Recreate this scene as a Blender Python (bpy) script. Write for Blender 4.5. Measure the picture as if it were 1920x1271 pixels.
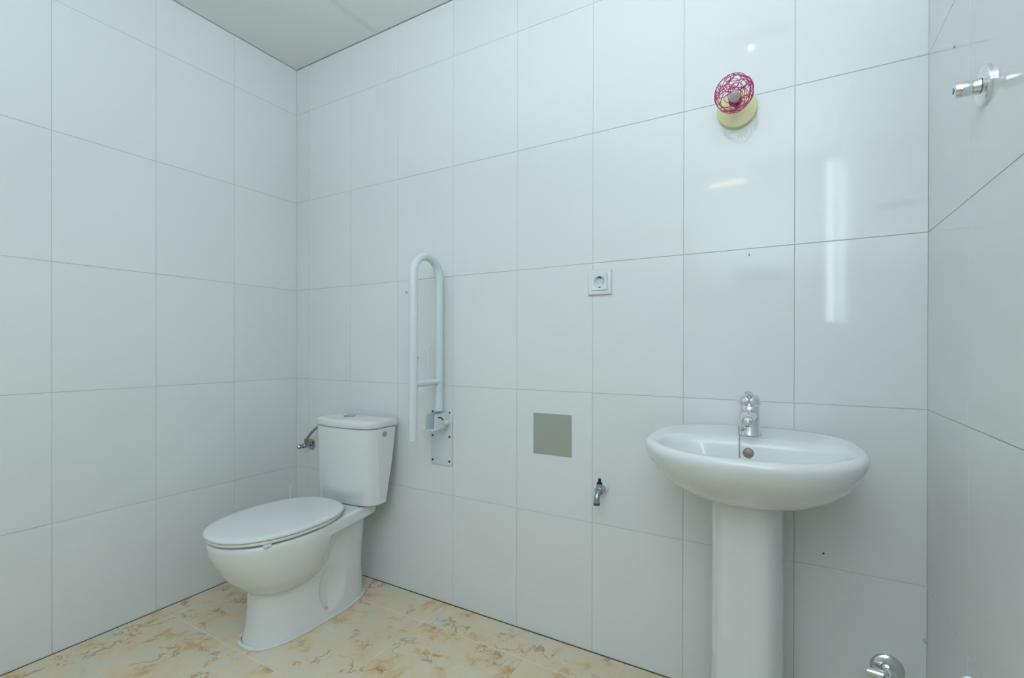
import bpy, bmesh, math, random
from mathutils import Vector, Matrix
random.seed(7)
for o in list(bpy.data.objects): bpy.data.objects.remove(o, do_unlink=True)
SC = bpy.context.scene
COL = SC.collection
PI = math.pi

# ------------------------------------------------------------------ camera
# room frame: x along the back wall from the left corner, y = 0 at the back wall
# (room towards -y), z up, metres
cam_d = bpy.data.cameras.new('camera'); cam = bpy.data.objects.new('camera', cam_d); COL.objects.link(cam)
FPX = 876.0
cam_d.sensor_fit = 'HORIZONTAL'; cam_d.sensor_width = 36.0
cam_d.lens = 36.0 * FPX / 1920.0
cam_d.shift_x = -26.43 / 1920.0
cam_d.shift_y = 20.74 / 1920.0
cam_d.clip_start = 0.02
fw = Vector((-0.48552773, 0.87421852, -0.0021918)); rt = Vector((0.87421771, 0.48553138, 0.00163468)); up = Vector((-0.00249325, 0.00112242, 0.99999626))
M = Matrix((rt, up, -fw)).transposed().to_4x4(); M.translation = Vector((2.20084, -1.52870, 1.05180))
cam.matrix_world = M
SC.camera = cam

# ------------------------------------------------------------------ world, exposure
W = bpy.data.worlds.new('daylight'); SC.world = W; W.use_nodes = True
W.node_tree.nodes['Background'].inputs[0].default_value = (0.72, 0.90, 1.0, 1)
W.node_tree.nodes['Background'].inputs[1].default_value = 10.0
SC.view_settings.view_transform = 'Standard'; SC.view_settings.look = 'None'
SC.view_settings.gamma = 1.0; SC.view_settings.use_curve_mapping = False
SC.view_settings.exposure = 0.0
ADDED_LIGHT_COLOUR = (0.78, 0.95, 1.08, 1)
ADDED_POINT_STRENGTH = 40.0                     # lit point of the added ceiling light
ADDED_UPLIGHT_AT, ADDED_UPLIGHT_POWER = (2.05, -1.87, 1.56), 30.4

# room dimensions
RX, RY, RZ = 2.516, -2.5, 2.4806
TW, TH = 0.30338, 0.45                      # wall tile pitch
C0, L0, Z0 = 0.09882, 0.31033, 0.44942      # first joints: back wall, left wall, above the floor

# ------------------------------------------------------------------ materials
def mat(name, col=(.8,.8,.8), rough=.5, metal=0., spec=.5, coat=0., emit=None, es=0., trans=0., ior=1.5, alpha=1.):
    m = bpy.data.materials.new(name); m.use_nodes = True
    b = m.node_tree.nodes['Principled BSDF']
    b.inputs['Base Color'].default_value = (*col, 1); b.inputs['Roughness'].default_value = rough
    b.inputs['Metallic'].default_value = metal; b.inputs['Specular IOR Level'].default_value = spec
    b.inputs['Coat Weight'].default_value = coat; b.inputs['Coat Roughness'].default_value = .05
    b.inputs['IOR'].default_value = ior; b.inputs['Transmission Weight'].default_value = trans
    b.inputs['Alpha'].default_value = alpha
    if emit: b.inputs['Emission Color'].default_value = emit; b.inputs['Emission Strength'].default_value = es
    return m
def N(m, t, **kw):
    n = m.node_tree.nodes.new(t)
    for k, v in kw.items():
        if k.startswith('_'): setattr(n, k[1:], v)
        else: n.inputs[k].default_value = v
    return n
def L(m, a, ao, b, bi): m.node_tree.links.new(a.outputs[ao], b.inputs[bi])
def bsdf(m): return m.node_tree.nodes['Principled BSDF']

def tile_material():
    m = mat('glazed_white_tile', (.80, .80, .785), .06, spec=.5)
    tc = N(m, 'ShaderNodeTexCoord'); oi = N(m, 'ShaderNodeObjectInfo')
    add = N(m, 'ShaderNodeVectorMath', _operation='ADD'); mul = N(m, 'ShaderNodeMath', _operation='MULTIPLY'); mul.inputs[1].default_value = 37.
    L(m, oi, 'Random', mul, 0); L(m, tc, 'Object', add, 0); L(m, mul, 0, add, 1)
    n = N(m, 'ShaderNodeTexNoise'); n.inputs['Scale'].default_value = 7.; n.inputs['Detail'].default_value = 2.
    L(m, add, 0, n, 'Vector')
    bp = N(m, 'ShaderNodeBump'); bp.inputs['Strength'].default_value = .007; bp.inputs['Distance'].default_value = .01
    L(m, n, 'Fac', bp, 'Height'); L(m, bp, 0, bsdf(m), 'Normal')
    r = N(m, 'ShaderNodeValToRGB'); r.color_ramp.elements[0].color = (.86,.865,.855,1); r.color_ramp.elements[1].color = (.875,.88,.87,1)
    L(m, oi, 'Random', r, 'Fac'); L(m, r, 'Color', bsdf(m), 'Base Color')
    return m
def marble_material():
    m = mat('beige_marble_tile', (.6,.5,.36), .16, spec=.45)
    tc = N(m, 'ShaderNodeTexCoord'); oi = N(m, 'ShaderNodeObjectInfo')
    mul = N(m, 'ShaderNodeMath', _operation='MULTIPLY'); mul.inputs[1].default_value = 53.
    add = N(m, 'ShaderNodeVectorMath', _operation='ADD')
    L(m, oi, 'Random', mul, 0); L(m, tc, 'Object', add, 0); L(m, mul, 0, add, 1)
    # cloudy warp
    w = N(m, 'ShaderNodeTexNoise'); w.inputs['Scale'].default_value = 7.; w.inputs['Detail'].default_value = 5.
    L(m, add, 0, w, 'Vector')
    ws = N(m, 'ShaderNodeVectorMath', _operation='SCALE'); ws.inputs['Scale'].default_value = .16
    L(m, w, 'Color', ws, 0)
    add2 = N(m, 'ShaderNodeVectorMath', _operation='ADD'); L(m, add, 0, add2, 0); L(m, ws, 0, add2, 1)
    base = N(m, 'ShaderNodeTexNoise'); base.inputs['Scale'].default_value = 7.5; base.inputs['Detail'].default_value = 10.; base.inputs['Roughness'].default_value = .66
    L(m, add2, 0, base, 'Vector')
    r = N(m, 'ShaderNodeValToRGB'); e = r.color_ramp.elements
    e[0].position = .29; e[0].color = (.62,.38,.18,1); e[1].position = .72; e[1].color = (.80,.76,.66,1)
    for p, c in ((.385,(.76,.54,.31,1)), (.44,(.83,.67,.44,1)), (.50,(.83,.70,.49,1)), (.57,(.82,.72,.54,1)), (.64,(.76,.70,.57,1))):
        x = e.new(p); x.color = c
    L(m, base, 'Fac', r, 'Fac')
    # veins: thin bands where a warped noise crosses its middle
    v = N(m, 'ShaderNodeTexNoise'); v.inputs['Scale'].default_value = 5.5; v.inputs['Detail'].default_value = 5.; v.inputs['Roughness'].default_value = .6
    L(m, add2, 0, v, 'Vector')
    s = N(m, 'ShaderNodeMath', _operation='SUBTRACT'); s.inputs[1].default_value = .5; L(m, v, 'Fac', s, 0)
    a = N(m, 'ShaderNodeMath', _operation='ABSOLUTE'); L(m, s, 0, a, 0)
    vr = N(m, 'ShaderNodeValToRGB'); vr.color_ramp.elements[0].position = 0; vr.color_ramp.elements[0].color = (1,1,1,1)
    vr.color_ramp.elements[1].position = .019; vr.color_ramp.elements[1].color = (0,0,0,1); L(m, a, 0, vr, 'Fac')
    gate = N(m, 'ShaderNodeTexNoise'); gate.inputs['Scale'].default_value = 8.; gate.inputs['Detail'].default_value = 2.; L(m, add, 0, gate, 'Vector')
    gr = N(m, 'ShaderNodeValToRGB'); gr.color_ramp.elements[0].position = .46; gr.color_ramp.elements[0].color = (0,0,0,1); gr.color_ramp.elements[1].position = .58; gr.color_ramp.elements[1].color = (.7,.7,.7,1)
    L(m, gate, 'Fac', gr, 'Fac')
    g = N(m, 'ShaderNodeMath', _operation='MULTIPLY'); L(m, vr, 'Color', g, 0); L(m, gr, 'Color', g, 1)
    mx = N(m, 'ShaderNodeMix', _data_type='RGBA'); mx.inputs[7].default_value = (.40,.19,.075,1)
    L(m, g, 0, mx, 0); L(m, r, 'Color', mx, 6)
    # pale flecks
    f = N(m, 'ShaderNodeTexNoise'); f.inputs['Scale'].default_value = 17.; f.inputs['Detail'].default_value = 4.; L(m, add2, 0, f, 'Vector')
    fr = N(m, 'ShaderNodeValToRGB'); fr.color_ramp.elements[0].position = .62; fr.color_ramp.elements[0].color = (0,0,0,1); fr.color_ramp.elements[1].position = .72; fr.color_ramp.elements[1].color = (.6,.6,.6,1)
    L(m, f, 'Fac', fr, 'Fac')
    mx2 = N(m, 'ShaderNodeMix', _data_type='RGBA'); mx2.inputs[7].default_value = (.82,.78,.68,1)
    L(m, fr, 'Color', mx2, 0); L(m, mx, 2, mx2, 6)
    L(m, mx2, 2, bsdf(m), 'Base Color')
    return m
MT = dict(
    tile=tile_material(), marble=marble_material(),
    grout=mat('wall_grout', (.66,.68,.65), .8), floor_grout=mat('floor_grout', (.88,.86,.78), .8),
    gap=mat('dark_gap', (.13,.105,.08), .9),
    ceil=mat('ceiling_panel', (.90,.90,.87), .85, spec=.2), rail=mat('ceiling_rail', (.80,.83,.75), .45),
    ceramic=mat('white_ceramic', (.86,.865,.85), .07, spec=.5, coat=.3), plastic=mat('white_plastic', (.83,.84,.82), .18),
    lidplastic=mat('seat_plastic', (.83,.84,.83), .16, spec=.5),
    silicone=mat('white_silicone', (.82,.83,.81), .4),
    chrome=mat('chrome', (.80,.82,.83), .07, metal=1.), satin=mat('satin_chrome', (.50,.52,.52), .28, metal=1.),
    oldchrome=mat('worn_chrome', (.42,.42,.38), .22, metal=1.), brass=mat('old_brass', (.40,.33,.14), .35, metal=1.),
    hose=mat('braided_hose', (.38,.40,.38), .35, metal=.9),
    paint=mat('white_enamel', (.76,.82,.85), .22, coat=.2), plate=mat('brushed_steel_plate', (.60,.64,.62), .34, metal=1.),
    black=mat('black_plastic', (.012,.012,.012), .4), dark=mat('dark_recess', (.02,.02,.02), .7),
    socket=mat('socket_plastic', (.84,.86,.86), .14), grey=mat('grey_plastic', (.42,.45,.45), .4),
    zinc=mat('grey_zinc', (.42,.47,.49), .24, metal=1.), washer=mat('dark_washer', (.07,.08,.07), .5),
    blue=mat('blue_marker', (.02,.10,.42), .3), cream=mat('cream_lacquer', (.95,.88,.50), .28, coat=.2),
    pink=mat('magenta_wire', (.62,.04,.20), .30, coat=.3), bulb=mat('grey_bulb_glass', (.62,.60,.62), .12, coat=.5),
    crimson=mat('crimson_holder', (.36,.01,.09), .35), wall=mat('white_paint', (.86,.86,.85), .6), wood=mat('pale_wood', (.62,.48,.28), .5),
    overflow=mat('dull_overflow_cap', (.30,.27,.23), .42, metal=.6),
    rust=mat('rust_mark', (.74,.62,.53), .8), redmark=mat('red_mark', (.55,.20,.19), .7),
    added_tube=mat('added_lit_tube', (.9,.9,.9), .5, emit=(1., .84, .52, 1), es=7.),
    lamp=mat('added_light_glow', (.9,.9,.9), .5, emit=ADDED_LIGHT_COLOUR, es=ADDED_POINT_STRENGTH),
)
def glass_pane():
    m = bpy.data.materials.new('added_window_glass'); m.use_nodes = True; nt = m.node_tree; nt.nodes.clear()
    out = nt.nodes.new('ShaderNodeOutputMaterial'); mix = nt.nodes.new('ShaderNodeMixShader'); t = nt.nodes.new('ShaderNodeBsdfTransparent'); g = nt.nodes.new('ShaderNodeBsdfGlossy')
    g.inputs['Roughness'].default_value = .05; mix.inputs[0].default_value = .08
    nt.links.new(t.outputs[0], mix.inputs[1]); nt.links.new(g.outputs[0], mix.inputs[2]); nt.links.new(mix.outputs[0], out.inputs[0])
    return m
MT['glass'] = glass_pane()

# ------------------------------------------------------------------ mesh helpers (all in room coordinates)
def wloc(o):
    v = Vector((0,0,0))
    while o: v = v + o.location; o = o.parent
    return v
def obj(name, bm, m, parent=None, smooth=True, angle=40):
    off = wloc(parent)
    for v in bm.verts: v.co -= off
    bmesh.ops.recalc_face_normals(bm, faces=bm.faces)
    me = bpy.data.meshes.new(name); bm.to_mesh(me); bm.free()
    return mesh_obj(name, me, m, parent, smooth, angle)
def mesh_obj(name, me, m, parent=None, smooth=True, angle=40):
    me.materials.clear(); me.materials.append(MT[m])
    if smooth:
        me.shade_smooth()
        if angle: me.set_sharp_from_angle(angle=math.radians(angle))
    o = bpy.data.objects.new(name, me); COL.objects.link(o)
    if parent: o.parent = parent
    return o
def thing(name, label, cat, loc, group=None):
    o = bpy.data.objects.new(name, None); COL.objects.link(o); o.location = loc; o.empty_display_size = .05
    o['label'] = label; o['category'] = cat
    if group: o['group'] = group
    return o
def tag(o, label, cat, group=None):
    o['label'] = label; o['category'] = cat
    if group: o['group'] = group
    return o
def struct(o, label=None):
    o['kind'] = 'structure'
    if label: o['label'] = label
    return o
def box(x0, x1, y0, y1, z0, z1, bev=0, seg=2, bm=None):
    own = bmesh.new()
    vs = [own.verts.new((x, y, z)) for x in (x0, x1) for y in (y0, y1) for z in (z0, z1)]
    for f in ((0,1,3,2), (4,6,7,5), (0,4,5,1), (2,3,7,6), (0,2,6,4), (1,5,7,3)): own.faces.new([vs[i] for i in f])
    if bev: bmesh.ops.bevel(own, geom=list(own.edges), offset=bev, segments=seg, affect='EDGES', profile=.5)
    return own if bm is None else merge(bm, own)
def merge(a, b):
    me = bpy.data.meshes.new('tmp'); b.to_mesh(me); b.free(); a.from_mesh(me); bpy.data.meshes.remove(me); return a
def frame_of(d):
    d = Vector(d).normalized(); a = Vector((0,0,1)) if abs(d.z) < .9 else Vector((1,0,0))
    u = d.cross(a).normalized(); v = d.cross(u).normalized(); return u, v, d
def loft(rings, cap0=True, cap1=True, closed=True):
    bm = bmesh.new(); R = [[bm.verts.new(p) for p in r] for r in rings]; n = len(R[0])
    for a, b in zip(R[:-1], R[1:]):
        for i in range(n if closed else n-1):
            j = (i+1) % n; bm.faces.new((a[i], a[j], b[j], b[i]))
    if cap0: bm.faces.new(R[0][::-1])
    if cap1: bm.faces.new(R[-1])
    return bm
def lathe(base, axis, prof, n=32, bm=None):
    """prof: (distance along axis, radius)"""
    base = Vector(base); u, v, d = frame_of(axis)
    rings = [[base + d*h + (u*math.cos(2*PI*i/n) + v*math.sin(2*PI*i/n))*max(r, 1e-4) for i in range(n)] for h, r in prof]
    b = loft(rings); return b if bm is None else merge(bm, b)
def tube(pts, r, n=12, closed=False, bm=None):
    pts = [Vector(p) for p in pts]; m = len(pts); rings = []; u = None
    for i, p in enumerate(pts):
        t = (pts[(i+1) % m] - pts[i-1]) if closed else (pts[min(i+1, m-1)] - pts[max(i-1, 0)])
        t.normalize()
        if u is None: u, _, _ = frame_of(t)
        u = (u - t*u.dot(t)).normalized(); v = t.cross(u); rr = r[i] if isinstance(r, (list, tuple)) else r
        rings.append([p + (u*math.cos(2*PI*k/n) + v*math.sin(2*PI*k/n))*rr for k in range(n)])
    if closed: rings.append(rings[0])
    b = loft(rings, not closed, not closed)
    if closed: bmesh.ops.remove_doubles(b, verts=b.verts, dist=1e-6)
    return b if bm is None else merge(bm, b)
def smoothpath(P, n=8):
    P = [Vector(p) for p in P]; out = []
    for i in range(len(P)-1):
        p0 = P[max(i-1,0)]; p1 = P[i]; p2 = P[i+1]; p3 = P[min(i+2, len(P)-1)]
        for k in range(n):
            t = k/n
            out.append(.5*((2*p1) + (p2-p0)*t + (2*p0-5*p1+4*p2-p3)*t*t + (3*p1-p0-3*p2+p3)*t**3))
    return out + [P[-1]]
def baked(bm, voxel, it, factor=.5):
    """fuse overlapping volumes into one continuous skin"""
    me = bpy.data.meshes.new('tmp'); bmesh.ops.recalc_face_normals(bm, faces=bm.faces); bm.to_mesh(me); bm.free()
    o = bpy.data.objects.new('tmp', me); COL.objects.link(o)
    r = o.modifiers.new('r', 'REMESH'); r.mode = 'VOXEL'; r.voxel_size = voxel
    s = o.modifiers.new('s', 'SMOOTH'); s.factor = factor; s.iterations = it
    dg = bpy.context.evaluated_depsgraph_get(); ev = o.evaluated_get(dg)
    res = bpy.data.meshes.new_from_object(ev)
    bpy.data.objects.remove(o, do_unlink=True); bpy.data.meshes.remove(me)
    out = bmesh.new(); out.from_mesh(res); bpy.data.meshes.remove(res); return out
def sgnpow(v, e): return math.copysign(abs(v)**e, v)

# ------------------------------------------------------------------ setting: walls, floor, ceiling
GAP = .0016
_tile_cache = {}
def tile_mesh(w, h, thick=.008, bev=.0009, m='tile'):
    k = (round(w, 4), round(h, 4), m)
    if k in _tile_cache: return _tile_cache[k]
    a, b = w/2, h/2
    def rect(a, b, z): return [(-a,-b,z), (a,-b,z), (a,b,z), (-a,b,z)]
    bm = loft([rect(a, b, -thick), rect(a, b, -bev), rect(a-bev*.35, b-bev*.35, -bev*.35), rect(a-bev, b-bev, 0)], cap0=False)
    me = bpy.data.meshes.new('tile'); bmesh.ops.recalc_face_normals(bm, faces=bm.faces); bm.to_mesh(me); bm.free(); me.materials.append(MT[m])
    _tile_cache[k] = me; return me
def cuts(first, pitch, end):
    c = [0., first]
    while c[-1] + pitch < end - .012: c.append(c[-1] + pitch)
    if end - c[-1] > .001: c.append(end)
    return c
ROWS = [.0006] + [Z0 + TH*i for i in range(5)] + [RZ]
def lay_tiles(parent, us, vs, frame, tilt=.0011, m='tile', name='tile', gap=GAP, ends=1):
    """frame: 3x3 columns u, v, outward normal; origin given by 4x4"""
    us = list(us); us[0] -= ends*gap*.5; us[-1] += ends*gap*.5
    for u0, u1 in zip(us[:-1], us[1:]):
        for v0, v1 in zip(vs[:-1], vs[1:]):
            me = tile_mesh(u1-u0-gap, v1-v0-gap, m=m)
            o = bpy.data.objects.new(name, me); COL.objects.link(o); o.parent = parent
            T = frame @ Matrix.Translation(((u0+u1)/2, (v0+v1)/2, 0)) @ Matrix.Rotation(random.uniform(-tilt, tilt), 4, 'X') @ Matrix.Rotation(random.uniform(-tilt, tilt), 4, 'Y')
            o.matrix_local = T
def fr(o, u, v, n):
    m = Matrix((u, v, n)).transposed().to_4x4(); m.translation = Vector(o); return m
GR = .0016   # joints lie this far behind the tile face
TOP = 2.53
wall_back = struct(obj('wall_back', box(-.1, RX+.1, GR, .1, 0, TOP), 'grout', smooth=False), 'white glazed wall tiles behind the toilet and washbasin')
lay_tiles(wall_back, cuts(C0, TW, RX), ROWS, fr((0,0,0), (1,0,0), (0,0,1), (0,-1,0)))
wall_left = struct(obj('wall_left', box(-.1, -GR, RY-.1, GR, 0, TOP), 'grout', smooth=False), 'white glazed wall tiles left of the toilet')
lay_tiles(wall_left, cuts(L0, TW, -RY), ROWS, fr((0,0,0), (0,-1,0), (0,0,1), (1,0,0)))
wall_right = struct(obj('wall_right', box(RX+GR, RX+.1, RY-.1, GR, 0, TOP), 'grout', smooth=False), 'white glazed wall tiles right of the washbasin')
lay_tiles(wall_right, cuts(TW, TW, -RY), ROWS, fr((RX,0,0), (0,-1,0), (0,0,1), (-1,0,0)))
# wall behind the camera with a doorway and a tall narrow window added for its streak on the tiles
fw_bm = bmesh.new()
DX0, DX1, DZ = .75, 1.55, 2.05
WX0, WX1, WZ0, WZ1 = 2.452, 2.514, 1.25, 2.455
box(-.1, DX0, RY-.1, RY, 0, TOP, bm=fw_bm); box(DX0, DX1, RY-.1, RY, DZ, TOP, bm=fw_bm); box(DX1, WX0, RY-.1, RY, 0, TOP, bm=fw_bm)
box(WX0, WX1, RY-.1, RY, 0, WZ0, bm=fw_bm); box(WX0, WX1, RY-.1, RY, WZ1, TOP, bm=fw_bm); box(WX1, RX+.1, RY-.1, RY, 0, TOP, bm=fw_bm)
wall_front = struct(obj('wall_front', fw_bm, 'wall', smooth=False), 'white wall behind the camera')
door = bpy.data.objects.new('door_1', None); COL.objects.link(door); door.location = (1.15, RY, 0); struct(door, 'white door in the wall behind the camera')
obj('door_leaf', box(DX0+.04, DX1-.04, RY-.06, RY-.02, .008, DZ-.04, .003), 'wall', door)
fb = bmesh.new()
for x0, x1, z0, z1 in ((DX0, DX0+.038, 0, DZ), (DX1-.038, DX1, 0, DZ), (DX0, DX1, DZ-.038, DZ)): box(x0, x1, RY-.09, RY+.012, z0, z1, bm=fb)
obj('door_frame', fb, 'wood', door, smooth=False)
obj('door_handle', tube(smoothpath([(1.45, RY-.02, 1.02), (1.45, RY+.035, 1.02), (1.43, RY+.045, 1.02), (1.34, RY+.045, 1.02)], 6), .009), 'satin', door)
win = bpy.data.objects.new('added_window_1', None); COL.objects.link(win); win.location = (2.483, RY, WZ0); struct(win, 'tall narrow window added behind the camera')
fb = bmesh.new()
for x0, x1, z0, z1 in ((WX0, WX0+.005, WZ0, WZ1), (WX1-.005, WX1, WZ0, WZ1), (WX0, WX1, WZ0, WZ0+.008), (WX0, WX1, WZ1-.008, WZ1)): box(x0, x1, RY-.08, RY-.02, z0, z1, bm=fb)
obj('added_window_frame', fb, 'wall', win, smooth=False)
obj('pane', box(WX0+.004, WX1-.004, RY-.052, RY-.046, WZ0+.01, WZ1-.01), 'glass', win, smooth=False)

# floor: 45 cm marble tiles
floor = struct(obj('floor', box(-.1, RX+.1, RY-.1, .1, -.1, -.0011), 'floor_grout', smooth=False), 'beige marbled floor tiles')
lay_tiles(floor, [.0015, .0765, .5265, .9775, 1.4285, 1.8795, 2.3305, RX-.0015], [.0015, .148, .594, 1.040, 1.486, 1.932, 2.378, -RY-.0015],
          fr((0,0,0), (1,0,0), (0,-1,0), (0,0,1)) , tilt=.0006, m='marble', name='floor_tile', gap=.0026, ends=0)
# dark joint where wall meets floor
jb = bmesh.new()
box(0, RX, -.0026, GR, -.001, .0003, bm=jb); box(-GR, .0026, RY, 0, -.001, .0003, bm=jb); box(RX-.0026, RX+GR, RY, 0, -.001, .0003, bm=jb)
obj('floor_joint', jb, 'gap', floor, smooth=False)

# suspended ceiling: dark void, panels, rails
ceiling = struct(obj('ceiling', box(-.1, RX+.1, RY-.1, .1, 2.515, 2.6), 'gap', smooth=False), 'suspended white panel ceiling')
CX = [.580, 1.180, 1.780, 2.380]; CY = [-.61, -1.21, -1.81, -2.41]
xs = [.004] + CX + [RX-.004]; ys = [-.004] + CY + [RY+.004]
for i, (xa, xb) in enumerate(zip(xs[:-1], xs[1:])):
    for j, (ya, yb) in enumerate(zip(ys[:-1], ys[1:])):
        obj('ceiling_panel', box(xa, xb, yb, ya, RZ, RZ+.012), 'ceil', ceiling, smooth=False)
rb = 0
for x in CX: obj('ceiling_rail', box(x-.0125, x+.0125, RY+.002, -.003, RZ-.0022, RZ-.0002, .0006, 1), 'rail', ceiling, smooth=False)
for y in CY:
    for xa, xb in zip(xs[:-1], xs[1:]):
        obj('ceiling_rail', box(xa+.0127, xb-.0127, y-.0125, y+.0125, RZ-.0020, RZ-.0002, .0006, 1), 'rail', ceiling, smooth=False)
# uplighter added unseen behind the camera to bounce fill light off the ceiling
UX, UY, UZ = ADDED_UPLIGHT_AT
ul = thing('added_uplighter', 'added white standing uplighter with an open bowl, unseen behind the camera', 'lamp', (UX, UY, 0))
obj('base', lathe((UX, UY, 0), (0,0,1), [(0,.125), (.010,.128), (.018,.120), (.024,.030), (.030,.014)], 40), 'wall', ul)
obj('pole', lathe((UX, UY, .024), (0,0,1), [(0,.011), (UZ-.12,.011)], 20), 'wall', ul)
obj('bowl_shade', lathe((UX, UY, UZ-.11), (0,0,1), [(0,.014), (.012,.05), (.04,.105), (.08,.148), (.110,.165), (.113,.163), (.080,.142), (.042,.100), (.016,.045), (.014,.001)], 48), 'wall', ul, angle=60)
ld_ = bpy.data.lights.new('added_uplight', 'AREA'); ld_.shape = 'DISK'; ld_.size = .24; ld_.energy = ADDED_UPLIGHT_POWER; ld_.color = ADDED_LIGHT_COLOUR[:3]
lo_ = bpy.data.objects.new('fill_light', ld_); COL.objects.link(lo_); lo_.parent = ul; lo_.location = (0, 0, UZ-.018); lo_.rotation_euler = (PI, 0, 0)
# small light added on the unseen ceiling for a bright spot in the tiles
em = thing('added_ceiling_light', 'small white rectangular light added on the ceiling with one lit point', 'light', (2.07, -.87, RZ))
obj('housing', box(1.93, 2.21, -.925, -.820, RZ-.030, RZ-.0025, .006, 2), 'plastic', em)
obj('lens', box(1.945, 2.195, -.915, -.830, RZ-.034, RZ-.029, .002, 1), 'socket', em)
obj('lit_point', lathe((2.06, -.868, RZ-.034), (0,0,-1), [(0,.010), (.003,.009), (.0055,.006), (.0065,.001)], 16), 'lamp', em)

tl = thing('added_tube_light', 'slim warm tube light added high on the wall behind the camera', 'light', (1.80, RY, 2.36))  # added out of view for a warm streak in the tile reflections
obj('housing', box(1.64, 1.96, RY, RY+.030, 2.335, 2.350, .003, 1), 'plastic', tl)
obj('tube', tube([(1.66, RY+.022, 2.364), (1.94, RY+.022, 2.364)], .012, 16), 'added_tube', tl)
for x in (1.645, 1.94): obj('end_cap', box(x, x+.015, RY+.004, RY+.036, 2.346, 2.379, .003, 1), 'plastic', tl)

# small marks on the tiled walls
def mark(c, n, r, m, parent, name, sx=1., sz=1.):
    c = Vector(c); u, v, d = frame_of(n); k = 10
    rings = []
    for h, s in ((0, 1), (.0004, .8)):
        rings.append([c + d*h + (u*math.cos(2*PI*i/k)*sx + v*math.sin(2*PI*i/k)*sz)*r*s*(1+.25*math.sin(3*i+1)) for i in range(k)])
    return obj(name, loft(rings), m, parent)
mark((2.106, -.0008, 1.331), (0,-1,0), .0032, 'redmark', wall_back, 'red_mark', .6, 1.3)
mark((2.294, -.0008, .488), (0,-1,0), .0026, 'dark', wall_back, 'drill_hole')
mark((2.5135, -.0012, .312), (0,-1,0), .006, 'rust', wall_back, 'rust_mark')
mark((2.515, -.205, 1.702), (-1,0,0), .003, 'redmark', wall_right, 'red_mark')

# ------------------------------------------------------------------ toilet
TX = .540
toilet = thing('toilet', 'white ceramic close-coupled toilet with closed lid in the tiled corner', 'toilet', (TX, -.33, 0))
def egg(hw, yf, yb, z, e=2., n=64, yw=None, eb=None):
    """plan outline: widest at yw, nose at yf (front, negative), tail at yb"""
    yw = yw if yw is not None else (yf+yb)/2; eb = eb or e; pts = []
    for i in range(n):
        t = 2*PI*i/n; c, s = math.cos(t), math.sin(t)
        ee = e if c > 0 else eb
        x = hw*sgnpow(s, 2/ee); y = yw + (abs(c)**(2/ee))*((yf-yw) if c > 0 else (yb-yw))
        pts.append((TX+x, y, z))
    return pts
# pedestal
ped = loft([egg(.111, -.570, -.085, 0, 2.6, yw=-.36, eb=3.0), egg(.109, -.566, -.085, .010, 2.6, yw=-.36, eb=3.0),
            egg(.104, -.556, -.085, .05, 2.6, yw=-.36, eb=3.0), egg(.101, -.550, -.09, .12, 2.6, yw=-.36, eb=3.0),
            egg(.101, -.548, -.09, .20, 2.6, yw=-.36, eb=3.2), egg(.103, -.55, -.085, .28, 2.6, yw=-.34, eb=3.4),
            egg(.108, -.555, -.08, .365, 2.6, yw=-.33, eb=3.4)])
# bowl
bowl = []
for z, k, f, b in ((.166,.36,-.51,-.36), (.176,.50,-.54,-.33), (.192,.62,-.567,-.305), (.213,.722,-.592,-.285), (.24,.81,-.618,-.268), (.275,.885,-.641,-.258), (.31,.945,-.660,-.253), (.345,.985,-.674,-.252), (.375,1.0,-.681,-.25), (.388,.992,-.680,-.25), (.393,.96,-.672,-.255)):
    bowl.append(egg(.183*k, f, b, z, 2.15, yw=-.45, eb=2.2))
merge(ped, loft(bowl))
# deck that carries the cistern
deck = []
for z, g in ((.344,.008), (.346,.002), (.352,0), (.386,0), (.392,.003), (.394,.010)):
    o = []
    for i in range(64):
        t = 2*PI*i/64; c, s = math.cos(t), math.sin(t)
        y = -.31 + sgnpow(c, 2/7.)*(-.25+g); hwid = .178 if y < -.40 else .178 - .052*min(1, (y+.40)/.27)
        o.append((TX + sgnpow(s, 2/7.)*(hwid-g), y, z))
    deck.append(o)
merge(ped, loft([[(x, max(y, -.50), z) for x, y, z in r] for r in deck]))
body_bm = baked(ped, .0044, 5)
# recess with the floor bolt on the right flank, mirrored on the left
for v in body_bm.verts:
    for s in (1, -1):
        dx = (v.co.x - TX)*s
        if dx > .05 and v.co.z < .26:
            dy = (v.co.y + .298)/(.052 if v.co.y < -.298 else .075); dz = (v.co.z - .118)/.090
            q = dy*dy + dz*dz
            if q < 1: v.co.x -= s*.016*(1-q)**(.55 if dy < 0 else 1.3)
for v in body_bm.verts: v.co.z = max(v.co.z, .0)
obj('bowl', body_bm, 'ceramic', toilet, angle=None)
# silicone bead
obj('silicone_bead', tube([Vector(p) for p in egg(.1135, -.575, -.083, .0035, 2.6, n=72, yw=-.36, eb=3.0)], [.0062 + .0012*math.sin(i*1.3) + .0010*math.sin(i*.37) for i in range(72)], 8, closed=True), 'silicone', toilet)
for s in (1, -1):
    bo = obj('floor_bolt', lathe((TX + s*.0955, -.318, .042), (s, -.1, .25), [(0,.0062), (.006,.0062), (.0085,.005), (.010,.002)], 14), 'satin', toilet)
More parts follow.
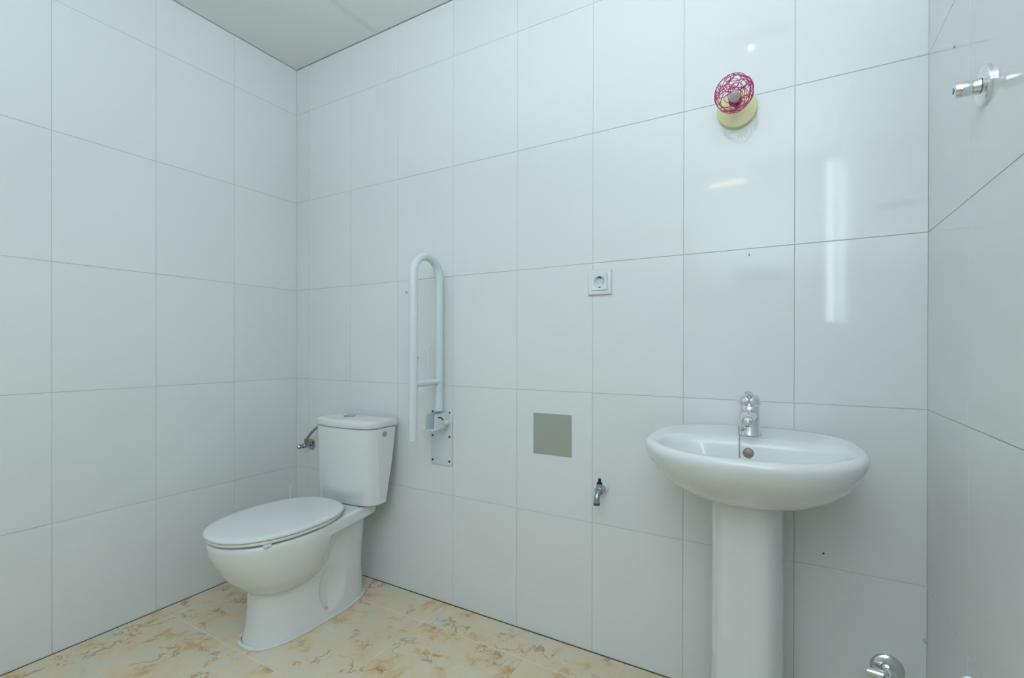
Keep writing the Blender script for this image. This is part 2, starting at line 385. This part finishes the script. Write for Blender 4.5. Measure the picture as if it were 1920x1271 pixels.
# seat and lid
def slab(prof, mat_, name, hw, yf, yb, dome=0.):
    rings = []
    for z, g in prof: rings.append(egg(hw-g, yf+g, yb-g, z, 2.12, n=72, yw=-.455, eb=2.5))
    bm = loft(rings, True, False)
    last = [v for v in bm.verts][-72:]
    # domed top
    cur = last; zt = prof[-1][0]; gl = prof[-1][1]
    for k, sc in enumerate((.9, .75, .55, .3)):
        ring = [bm.verts.new((TX + (v.co.x-TX)*sc, -.455 + (v.co.y+.455)*sc, zt + dome*(1-sc*sc))) for v in last]
        for i in range(72): bm.faces.new((cur[i], cur[(i+1)%72], ring[(i+1)%72], ring[i]))
        cur = ring
    bm.faces.new(cur)
    return obj(name, bm, mat_, toilet, angle=50)
slab([(.398,.010), (.3985,.004), (.401,.001), (.407,.0), (.410,.002)], 'lidplastic', 'seat', .184, -.686, -.222)
lid = slab([(.4115,.006), (.412,.002), (.415,0), (.419,.0), (.4225,.002), (.4252,.006), (.4268,.012)], 'lidplastic', 'lid', .186, -.690, -.214, .004)
for sx, yy in ((.150, -.585), (-.150, -.585), (.06, -.27), (-.06, -.27)):
    obj('seat_buffer', box(TX+sx-.008, TX+sx+.008, yy-.013, yy+.013, .389, .3995, .003), 'lidplastic', toilet)
for s in (1, -1):
    obj('hinge', lathe((TX + s*.075 - .016, -.222, .404), (1,0,0), [(0,.004), (.001,.008), (.031,.008), (.032,.004)], 16), 'lidplastic', toilet)
# cistern
TKX = TX + .008
def tank_ring(hw, yb, yc, yf, z, g=0., n=28):
    """flat back at yb, sides to yc, bowed front reaching yf"""
    P = []
    R = .035
    xs_ = hw - g
    P += [(TKX - xs_, yb - g), (TKX - xs_, (yb+yc)/2), (TKX - xs_, yc + .03)]
    # rounded corner to the bow
    m = 40
    for i in range(m+1):
        t = i/m; x = -xs_ + 2*xs_*t
        q = abs(x/xs_)
        y = yf + g + (yc - yf)*(q**2.0)*.80 + (yc + .03 - (yf + (yc-yf)*.80))*max(0, (q-.84)/.16)**2.6 - g*max(0, (q-.84)/.16)**2.6
        P.append((TKX + x, y))
    P += [(TKX + xs_, yc + .03), (TKX + xs_, (yb+yc)/2), (TKX + xs_, yb - g)]
    return [(x, y, z) for x, y in P]
tk = [tank_ring(h-.008, b, c, f, z, g) for z, h, b, c, f, g in ((.394,.173,-.088,-.148,-.178,.012), (.397,.177,-.086,-.150,-.181,.005), (.403,.179,-.085,-.151,-.182,0), (.47,.181,-.073,-.154,-.187,0), (.55,.1815,-.056,-.157,-.191,0), (.63,.180,-.041,-.159,-.194,0), (.70,.181,-.032,-.160,-.195,0), (.7155,.181,-.031,-.160,-.195,0), (.7185,.180,-.031,-.160,-.194,.002))]
cist = obj('cistern', loft(tk), 'ceramic', toilet, angle=45)
ld = [tank_ring(.1775, -.026, -.164, -.2005, z, g) for z, g in ((.7205,.007), (.7212,.002), (.724,0), (.744,.0), (.7485,.0022), (.7512,.0065), (.7528,.014), (.7536,.030), (.754,.045))]
clid = obj('cistern_lid', loft(ld), 'ceramic', toilet, angle=50)
bt = obj('flush_button', lathe((TX-.025, -.100, .7537), (0,0,1), [(0,.025), (.0035,.025), (.0045,.0235), (.0046,.021), (.0036,.020), (.0042,.019), (.005,.012), (.0052,.001)], 32), 'satin', clid)
sc = obj('side_cap', lathe((TX+.1795, -.095, .692), (1,0,-.06), [(0,.012), (.003,.012), (.0042,.0108), (.0038,.007), (.0046,.006), (.0048,.001)], 24), 'grey', cist)
obj('cistern_bolt', lathe((TX+.112, -.165, .3945), (0,0,1), [(0,.006), (.004,.006), (.005,.004)], 12), 'oldchrome', toilet)

# angle valve and hose left of the cistern
av = thing('angle_valve', 'small worn chrome angle valve with braided hose left of the cistern', 'valve', (.122, 0, .572))
obj('flange', lathe((.122, 0, .572), (0,-1,0), [(0,.027), (.003,.027), (.007,.020), (.0075,.012)], 28), 'oldchrome', av)
vb = lathe((.122, -.004, .572), (0,-1,0), [(0,.009), (.026,.009), (.027,.0125), (.044,.0125), (.046,.010), (.052,.0085), (.053,.002)], 16)
lathe((.122, -.036, .576), (.35,0,.94), [(0,.0095), (.018,.0095)], 16, bm=vb)
obj('valve_body', vb, 'oldchrome', av)
obj('nut', lathe((.128, -.036, .592), (.35,0,.94), [(0,.0115), (.012,.0115)], 6), 'brass', av, smooth=False)
kb = lathe((.122, -.055, .572), (-.10,-1,-.03), [(0,.006), (.004,.0105), (.008,.0125), (.019,.0110), (.023,.0085), (.025,.003)], 8)
obj('valve_knob', kb, 'satin', av, smooth=False)
obj('hose', tube(smoothpath([(.131, -.036, .600), (.150, -.038, .622), (.195, -.043, .655), (.25, -.05, .685), (.30, -.058, .699), (TX-.178, -.075, .700)], 8), .0062, 12), 'hose', av)

# toilet brush behind the bowl
tb = thing('toilet_brush', 'white toilet brush with its pointed handle tip peeking above the toilet lid', 'toilet brush', (.100, -.100, 0))
obj('holder', lathe((.100, -.100, 0), (0,0,1), [(0,.048), (.004,.050), (.10,.044), (.125,.042), (.126,.039), (.02,.041), (.019,.001)], 28), 'plastic', tb)
obj('handle', lathe((.100, -.100, .03), (0,0,1), [(0,.006), (.09,.006), (.10,.034), (.106,.034), (.112,.010), (.20,.0085), (.30,.0075), (.345,.005), (.357,.0015)], 20), 'plastic', tb)
obj('brush_head', lathe((.100, -.100, .022), (0,0,1), [(0,.012), (.01,.030), (.06,.032), (.075,.012)], 20), 'plastic', tb)

# ------------------------------------------------------------------ fold-up grab rail
GX = .969
gr = thing('grab_rail', 'white fold-up U-shaped grab rail on a wall plate beside the toilet', 'grab rail', (.953, 0, .573))
pl = obj('wall_plate', box(.898, 1.008, -.006, -.0002, .572, .806, .0015, 2), 'paint', gr)
for x in (.908, .996):
    for z in (.790, .690, .589):
        sc = obj('screw', lathe((x, -.0055, z), (0,-1,0), [(0,.0048), (.0012,.0048), (.0016,.003)], 12), 'black', gr)
yA, yB, zc, R = -.040, -.191, 1.338, .0755
path = [(GX, yA, .800)] + [(GX, yA, .85 + k*(zc-.85)/6) for k in range(7)]
path += [(GX, (yA+yB)/2 + R*math.cos(PI*k/16), zc + R*math.sin(PI*k/16)) for k in range(1, 16)]
path += [(GX, yB, zc - k*(zc-.705)/8) for k in range(9)]
obj('rail_tube', tube(path, .0163, 24), 'paint', gr, angle=60)
obj('cross_bar', tube([(GX, yA, .919), (GX, yB, .919)], .0135, 20), 'paint', gr, angle=60)
obj('end_cap', lathe((GX, yB, .7055), (0,0,-1), [(0,.0163), (.003,.0163), (.0045,.014), (.0047,.001)], 24), 'paint', gr)
# paper holder rod standing on the cross bar
obj('paper_rod', tube(smoothpath([(GX, -.108, .925), (GX, -.108, 1.02), (GX, -.107, 1.050), (GX, -.098, 1.068), (GX, -.086, 1.082)], 6), .0034, 10), 'paint', gr)
# hinge bracket: two cheeks, a floor plate, locking lever and pin
for x in (.946, .994):
    obj('bracket_cheek', loft([[(xx, -.005, .795), (xx, -.088, .793), (xx, -.094, .788), (xx, -.096, .730), (xx, -.040, .732), (xx, -.005, .745)] for xx in (x-.002, x+.002)]), 'paint', gr, smooth=False)
obj('bracket_floor', box(.940, .992, -.108, -.005, .727, .732, .001, 1), 'paint', gr, smooth=False)
obj('lock_slot', tube(smoothpath([(.9962, -.078, .779), (.9962, -.060, .776), (.9962, -.047, .765)], 5), .0024, 8), 'dark', gr)
obj('lock_pin', lathe((.995, -.040, .757), (1,-.15,0), [(0,.006), (.010,.006), (.011,.0095), (.018,.0105), (.023,.008), (.025,.002)], 18), 'paint', gr)
# two small wall plugs near the rail
for (x, z, lb) in ((.761, 1.297, 'small grey wall hook left of the grab rail near its top'), (.824, 1.014, 'small grey wall hook beside the grab rail tube at mid height')):
    hk = thing('wall_hook', lb, 'hook', (x, 0, z), 'small hooks by the grab rail')
    obj('hook_base', lathe((x, 0, z), (0,-1,0), [(0,.004), (.002,.004), (.003,.003)], 12), 'plastic', hk)
    obj('hook_pin', tube([(x, -.002, z), (x+.001, -.011, z-.001), (x+.004, -.014, z+.006)], .0021, 8), 'satin', hk)

# ------------------------------------------------------------------ socket outlet
so = thing('wall_socket', 'white square earthed power socket on the tiled wall', 'socket', (1.6435, 0, 1.28))
cx, cz = 1.6435, 1.2805
def frame_mesh(o, i, prof):
    bm = bmesh.new(); rings = []
    for a, y in prof: rings.append([bm.verts.new((cx+sx*a, y, cz+sz*a)) for sx, sz in ((-1,-1), (1,-1), (1,1), (-1,1))])
    for r0, r1 in zip(rings[:-1], rings[1:]):
        for k in range(4): bm.faces.new((r0[k], r0[(k+1)%4], r1[(k+1)%4], r1[k]))
    return bm
obj('cover_frame', frame_mesh(0, 0, ((.0425,0), (.0425,-.005), (.0415,-.0075), (.039,-.0095), (.030,-.0105), (.0282,-.0100), (.0280,-.004))), 'socket', so, angle=30)
# insert: square face with a round well
bm = bmesh.new(); n = 48; rings = []
def sq(a, y):
    out = []
    for i in range(n):
        t = 2*PI*i/n; c, s = math.cos(t), math.sin(t); k = a/max(abs(c), abs(s)); out.append((cx+c*k, y, cz+s*k))
    return out
def ci(a, y): return [(cx+a*math.cos(2*PI*i/n), y, cz+a*math.sin(2*PI*i/n)) for i in range(n)]
ins = obj('insert', loft([sq(.0275,-.004), sq(.0275,-.0125), sq(.0268,-.0134), ci(.0208,-.0134), ci(.0198,-.0128), ci(.0190,-.0015), ci(.0188,-.0008)], False, True), 'socket', so, angle=35)
for s in (1, -1):
    obj('earth_clip', box(cx-.0035, cx+.0035, -.0115, -.0015, cz+s*.0178-.0016, cz+s*.0178+.0016, .0008, 1), 'dark', so)
    obj('pin_hole', lathe((cx+s*.0095, -.0008, cz), (0,-1,0), [(0,.0024), (.0006,.0024)], 12), 'grey', so)

# grey plate
sp = thing('access_plate', 'flat square brushed grey metal plate between grab rail and socket', 'wall plate', (1.461, 0, .667))
obj('plate_sheet', box(1.384, 1.538, -.0022, -.0002, .667, .817, .0006, 1), 'plate', sp, smooth=False)

# small wall tap
tp = thing('wall_tap', 'small grey metal wall tap with black stem under the socket', 'tap', (1.655, 0, .575))
t0 = Vector((1.655, 0, .577))
obj('flange', lathe(t0, (0,-1,0), [(0,.020), (.004,.0195), (.008,.016), (.009,.010)], 28), 'plastic', tp)
bm = lathe(t0 + Vector((0,-.006,0)), (0,-1,0), [(0,.0125), (.018,.0125), (.024,.0145), (.040,.0145), (.045,.010)], 20)
lathe(t0 + Vector((0,-.036,.004)), (0,0,1), [(-.006,.0105), (.012,.0115), (.018,.0100), (.019,.003)], 20, bm=bm)
tube(smoothpath([t0+Vector((0,-.034,-.002)), t0+Vector((0,-.050,-.006)), t0+Vector((0,-.060,-.018)), t0+Vector((0,-.063,-.036))], 6), .0098, 16, bm=bm)
obj('tap_body', bm, 'zinc', tp)
obj('outlet_ring', lathe(t0+Vector((0,-.063,-.034)), (0,0,-1), [(0,.0108), (.007,.0108), (.0072,.007)], 20), 'washer', tp)
st = lathe(t0+Vector((0,-.036,.021)), (0,0,1), [(0,.010), (.006,.0095), (.0065,.0050), (.018,.0050), (.0185,.003)], 16)
obj('stem', st, 'black', tp)

# ------------------------------------------------------------------ pedestal washbasin
SX = 2.117
basin = thing('washbasin', 'white oval ceramic washbasin on a tall pedestal', 'washbasin', (SX, -.18, 0))
def tz(y): return .826 + .036*y            # plane of the rim
def oval(a, yb, yf, dz, e=2.3, eb=2.6, n=96, yw=None, tilt=1.):
    yw = yw if yw is not None else (yb+yf)/2; P = []
    for i in range(n):
        t = 2*PI*i/n; c, s = math.cos(t), math.sin(t); ee = e if c > 0 else eb
        y = yw + (abs(c)**(2/ee))*((yf-yw) if c > 0 else (yb-yw)); x = SX + a*sgnpow(s, 2/ee)
        P.append((x, y, tz(y)*tilt + tz(-.25)*(1-tilt) + dz))
    return P
rg = []
# outer skin from below to the rim
for a, yb, yf, dz, tl in ((.060,-.10,-.24,-.152,0), (.088,-.075,-.275,-.150,0), (.125,-.055,-.31,-.141,.1), (.165,-.04,-.343,-.124,.3), (.200,-.028,-.372,-.101,.5), (.226,-.018,-.397,-.075,.7), (.242,-.010,-.416,-.050,.9), (.2505,-.004,-.427,-.027,1), (.2525,-.001,-.430,-.014,1), (.250,-.001,-.428,-.0055,1), (.245,-.002,-.423,-.0015,1), (.238,-.004,-.416,0,1)):
    rg.append(oval(a, yb, yf, dz, tilt=tl, yw=-.21))
# ledge, inner edge and bowl
for a, yb, yf, dz, yw in ((.2335,-.012,-.4115,-.0001,-.212), (.226,-.06,-.405,-.0003,-.225), (.2195,-.125,-.3995,-.0005,-.245), (.2155,-.158,-.3965,-.0008,-.265)): rg.append(oval(a, yb, yf, dz, yw=yw))
for a, yb, yf, dz in ((.2125,-.166,-.394,-.0013), (.2095,-.1745,-.3915,-.0035), (.205,-.183,-.388,-.009), (.199,-.188,-.384,-.022), (.185,-.194,-.376,-.055), (.165,-.200,-.362,-.085), (.13,-.212,-.345,-.108), (.08,-.235,-.320,-.121), (.030,-.262,-.292,-.126)):
    rg.append(oval(a, yb, yf, dz, e=2.3, eb=2.9, yw=-.275))
obj('basin', loft(rg), 'ceramic', basin, angle=None)
obj('drain', lathe((SX, -.277, tz(-.277)-.1262), (0,0,1), [(0,.031), (.002,.031), (.003,.028), (.0015,.020), (.001,.001)], 28), 'chrome', basin)
oc = Vector((SX, -.1895, tz(-.19)-.036)); on = Vector((0,-1,.17))
obj('overflow_ring', lathe(oc, on, [(-.004,.0132), (.0022,.0132), (.003,.0118), (.0020,.0105), (.0022,.0100), (.0024,.001)], 28), 'overflow', basin)
# pedestal column
pr = []
for z, hw, yf in ((0,.100,-.262), (.004,.099,-.263), (.03,.0955,-.258), (.10,.0905,-.250), (.25,.0880,-.246), (.45,.0885,-.246), (.60,.088,-.250), (.665,.0895,-.254), (.690,.0895,-.254)):
    ring = []
    for i in range(49):
        t = -PI/2 + PI*i/48; s = math.sin(t); c = max(math.cos(t), 0.)
        ring.append((SX -.006 + hw*sgnpow(s, .52), -.06 + (yf+.06)*(c**.52), z))
    ring += [(SX-.006+hw*.8, -.045, z), (SX-.006-hw*.8, -.045, z)]
    pr.append(ring)
obj('pedestal', loft(pr), 'ceramic', basin, angle=50)
obj('trap_bolt', lathe((SX+.093, -.10, .672), (0,0,-1), [(0,.005), (.010,.005), (.011,.002)], 10), 'black', basin)

# mixer tap with chain
FX, FY = 2.116, -.128
fz = tz(FY) - .001
fa = thing('basin_mixer', 'chrome single-lever mixer tap standing on the washbasin ledge', 'tap', (FX, FY, fz))
obj('tap_body', lathe((FX, FY, fz), (0,0,1), [(0,.0275), (.003,.0278), (.006,.0262), (.05,.0250), (.078,.0252), (.080,.0240), (.0805,.010)], 40), 'chrome', fa)
sp_pts = smoothpath([(FX, FY-.004, fz+.050), (FX+.001, FY-.045, fz+.056), (FX+.0015, FY-.080, fz+.056), (FX+.002, FY-.100, fz+.050)], 6)
obj('spout', tube(sp_pts, [.0205 - .0065*i/(len(sp_pts)-1) for i in range(len(sp_pts))], 24), 'chrome', fa)
ae = obj('aerator', lathe((FX+.002, FY-.098, fz+.047), (0,-.25,-1), [(-.006,.0115), (.008,.0115), (.010,.0105), (.0102,.0085), (.007,.008), (.0068,.001)], 24), 'chrome', fa)
obj('aerator_mesh', lathe((FX+.002, FY-.1006, fz+.0375), (0,-.25,-1), [(0,.0082), (.0004,.0080)], 20), 'dark', ae)
# lever cap: dome with a raised tongue
cp = lathe((FX, FY, fz+.0815), (0,-.05,1), [(0,.0272), (.002,.0285), (.010,.0284), (.018,.0262), (.025,.0215), (.029,.015), (.030,.001)], 40)
cap = obj('lever_cap', cp, 'chrome', fa)
lv = smoothpath([(FX, FY+.008, fz+.103), (FX, FY-.014, fz+.110), (FX+.001, FY-.045, fz+.115), (FX+.001, FY-.072, fz+.119)], 6)
rings = []
for i, p in enumerate(lv):
    k = i/(len(lv)-1); w = .0110 - .0012*k; h = .0075 - .003*k
    rings.append([(p.x + w*math.cos(2*PI*j/20), p.y, p.z + h*math.sin(2*PI*j/20)) for j in range(20)])
obj('lever', loft(rings), 'chrome', fa)
obj('lever_screw', lathe((FX+.0005, FY-.0265, fz+.094), (0,-1,.12), [(0,.0044), (.002,.0044), (.0026,.003)], 14), 'satin', fa)
# ball chain hanging from a hook on the body into the bowl
ch = smoothpath([(FX-.010, FY-.0265, fz+.020), (FX-.022, FY-.024, fz+.014), (FX-0.025, FY-.026, fz+.024), (FX-0.024, FY-.034, fz+.010), (FX-0.021, FY-.052, fz+.0015), (FX-0.021, FY-.060, fz-.006), (FX-0.020, FY-.0655, fz-.030), (FX-0.018, FY-.074, fz-.07), (FX-.015, FY-.110, fz-.108)], 8)
bm = tube(ch, .0011, 8)
acc = 0
for a, b in zip(ch[:-1], ch[1:]):
    acc += (b-a).length
    if acc > .0042: acc = 0; m4 = Matrix.Translation(b); bmesh.ops.create_icosphere(bm, subdivisions=1, radius=.0019, matrix=m4)
tag(obj('plug_chain', bm, 'satin'), 'thin metal ball chain hanging from the mixer tap into the basin', 'chain')

# ------------------------------------------------------------------ wall lamp with magenta wire shade
LX, LZ = 2.073, 1.766
wl = thing('wall_lamp', 'round cream wall lamp with a magenta wire lattice shade above the basin', 'lamp', (LX, 0, LZ))
obj('base_disc', lathe((LX, 0, LZ), (0,-1,0), [(0,.0535), (.012,.0550), (.0145,.0540), (.0185,.044), (.0205,.028), (.0245,.013), (.031,.0080), (.0315,.004)], 48), 'cream', wl, angle=35)
obj('lamp_holder', lathe((LX, -.030, LZ), (0,-1,0), [(0,.0065), (.022,.0070), (.026,.0150), (.042,.0155), (.044,.0125), (.038,.012)], 28), 'crimson', wl)
obj('bulb', lathe((LX, -.067, LZ), (0,-1,0), [(0,.0105), (.006,.0115), (.020,.0150), (.030,.0140), (.038,.0090), (.042,.002)], 24), 'bulb', wl)
SR, SY = .0505, -.107
bm = bmesh.new(); rnd = random.Random(21)
cS = Vector((LX, SY, LZ))
for k in range(36):
    z = rnd.uniform(-1, 1); t = rnd.uniform(0, 2*PI); s = math.sqrt(1-z*z); ax = Vector((s*math.cos(t), s*math.sin(t), z))
    ang = math.radians(rnd.choice((16, 20, 25, 31, 38, 47)))
    u, v, d = frame_of(ax); m = 28; e = rnd.uniform(.75, 1.0); pts = []
    for i in range(m):
        a = 2*PI*i/m; q = (d*math.cos(ang) + (u*math.cos(a) + v*math.sin(a)*e)*math.sin(ang)).normalized()
        pts.append(cS + Vector((q.x*SR, q.y*SR*.90, q.z*SR)))
    tube(pts, .00098, 5, closed=True, bm=bm)
tube([cS + Vector((math.cos(2*PI*i/24)*.0165, SR*.86, math.sin(2*PI*i/24)*.0165)) for i in range(24)], .0017, 6, closed=True, bm=bm)
obj('wire_shade', bm, 'pink', wl)

# ------------------------------------------------------------------ shut-off valves
sv = thing('shower_valve', 'round chrome shut-off valve with blue marker on the right wall', 'valve', (RX, -.392, 1.528))
c = Vector((RX, -.392, 1.528))
obj('flange', lathe(c, (-1,0,0), [(0,.035), (.0055,.035), (.0075,.0335), (.009,.024), (.0095,.012)], 40), 'chrome', sv, angle=30)
obj('spindle', lathe(c + Vector((-.008,0,0)), (-1,0,0), [(0,.010), (.002,.014), (.012,.0115), (.014,.0085)], 28), 'chrome', sv)
hd = obj('handle', lathe(c + Vector((-.020,0,0)), (-1,0,0), [(0,.0090), (.001,.0125), (.006,.0135), (.022,.0132), (.0245,.0122), (.0255,.0085)], 28), 'chrome', sv, angle=35)
obj('marker', lathe(c + Vector((-.0452,0,0)), (-1,0,0), [(0,.0058), (.0008,.0056), (.001,.004)], 20), 'blue', hd)
lvv = thing('lower_valve', 'chrome lever valve with blue marker low on the wall right of the pedestal', 'valve', (2.432, 0, .218))
c = Vector((2.435, 0, .217))
obj('flange', lathe(c, (0,-1,0), [(0,.038), (.004,.038), (.007,.0355), (.011,.026), (.012,.014)], 40), 'chrome', lvv)
obj('spindle', lathe(c + Vector((0,-.010,0)), (0,-1,0), [(0,.0150), (.016,.0145), (.018,.0165), (.040,.0155), (.046,.012), (.047,.003)], 28), 'chrome', lvv)
rings = []
for k in range(9):
    t = k/8; x = .004 - .052*t; w = .0125 - .003*t; h = .0125 - .0030*t
    rings.append([(c.x + x, c.y - .040 + .004*t + w*math.cos(2*PI*j/16), c.z - .001 + .001*t + h*math.sin(2*PI*j/16)) for j in range(16)])
obj('lever', loft(rings), 'chrome', lvv)
obj('marker', lathe(c + Vector((0,-.0568,0)), (0,-1,0), [(0,.0062), (.0008,.006), (.001,.004)], 20), 'blue', lvv)
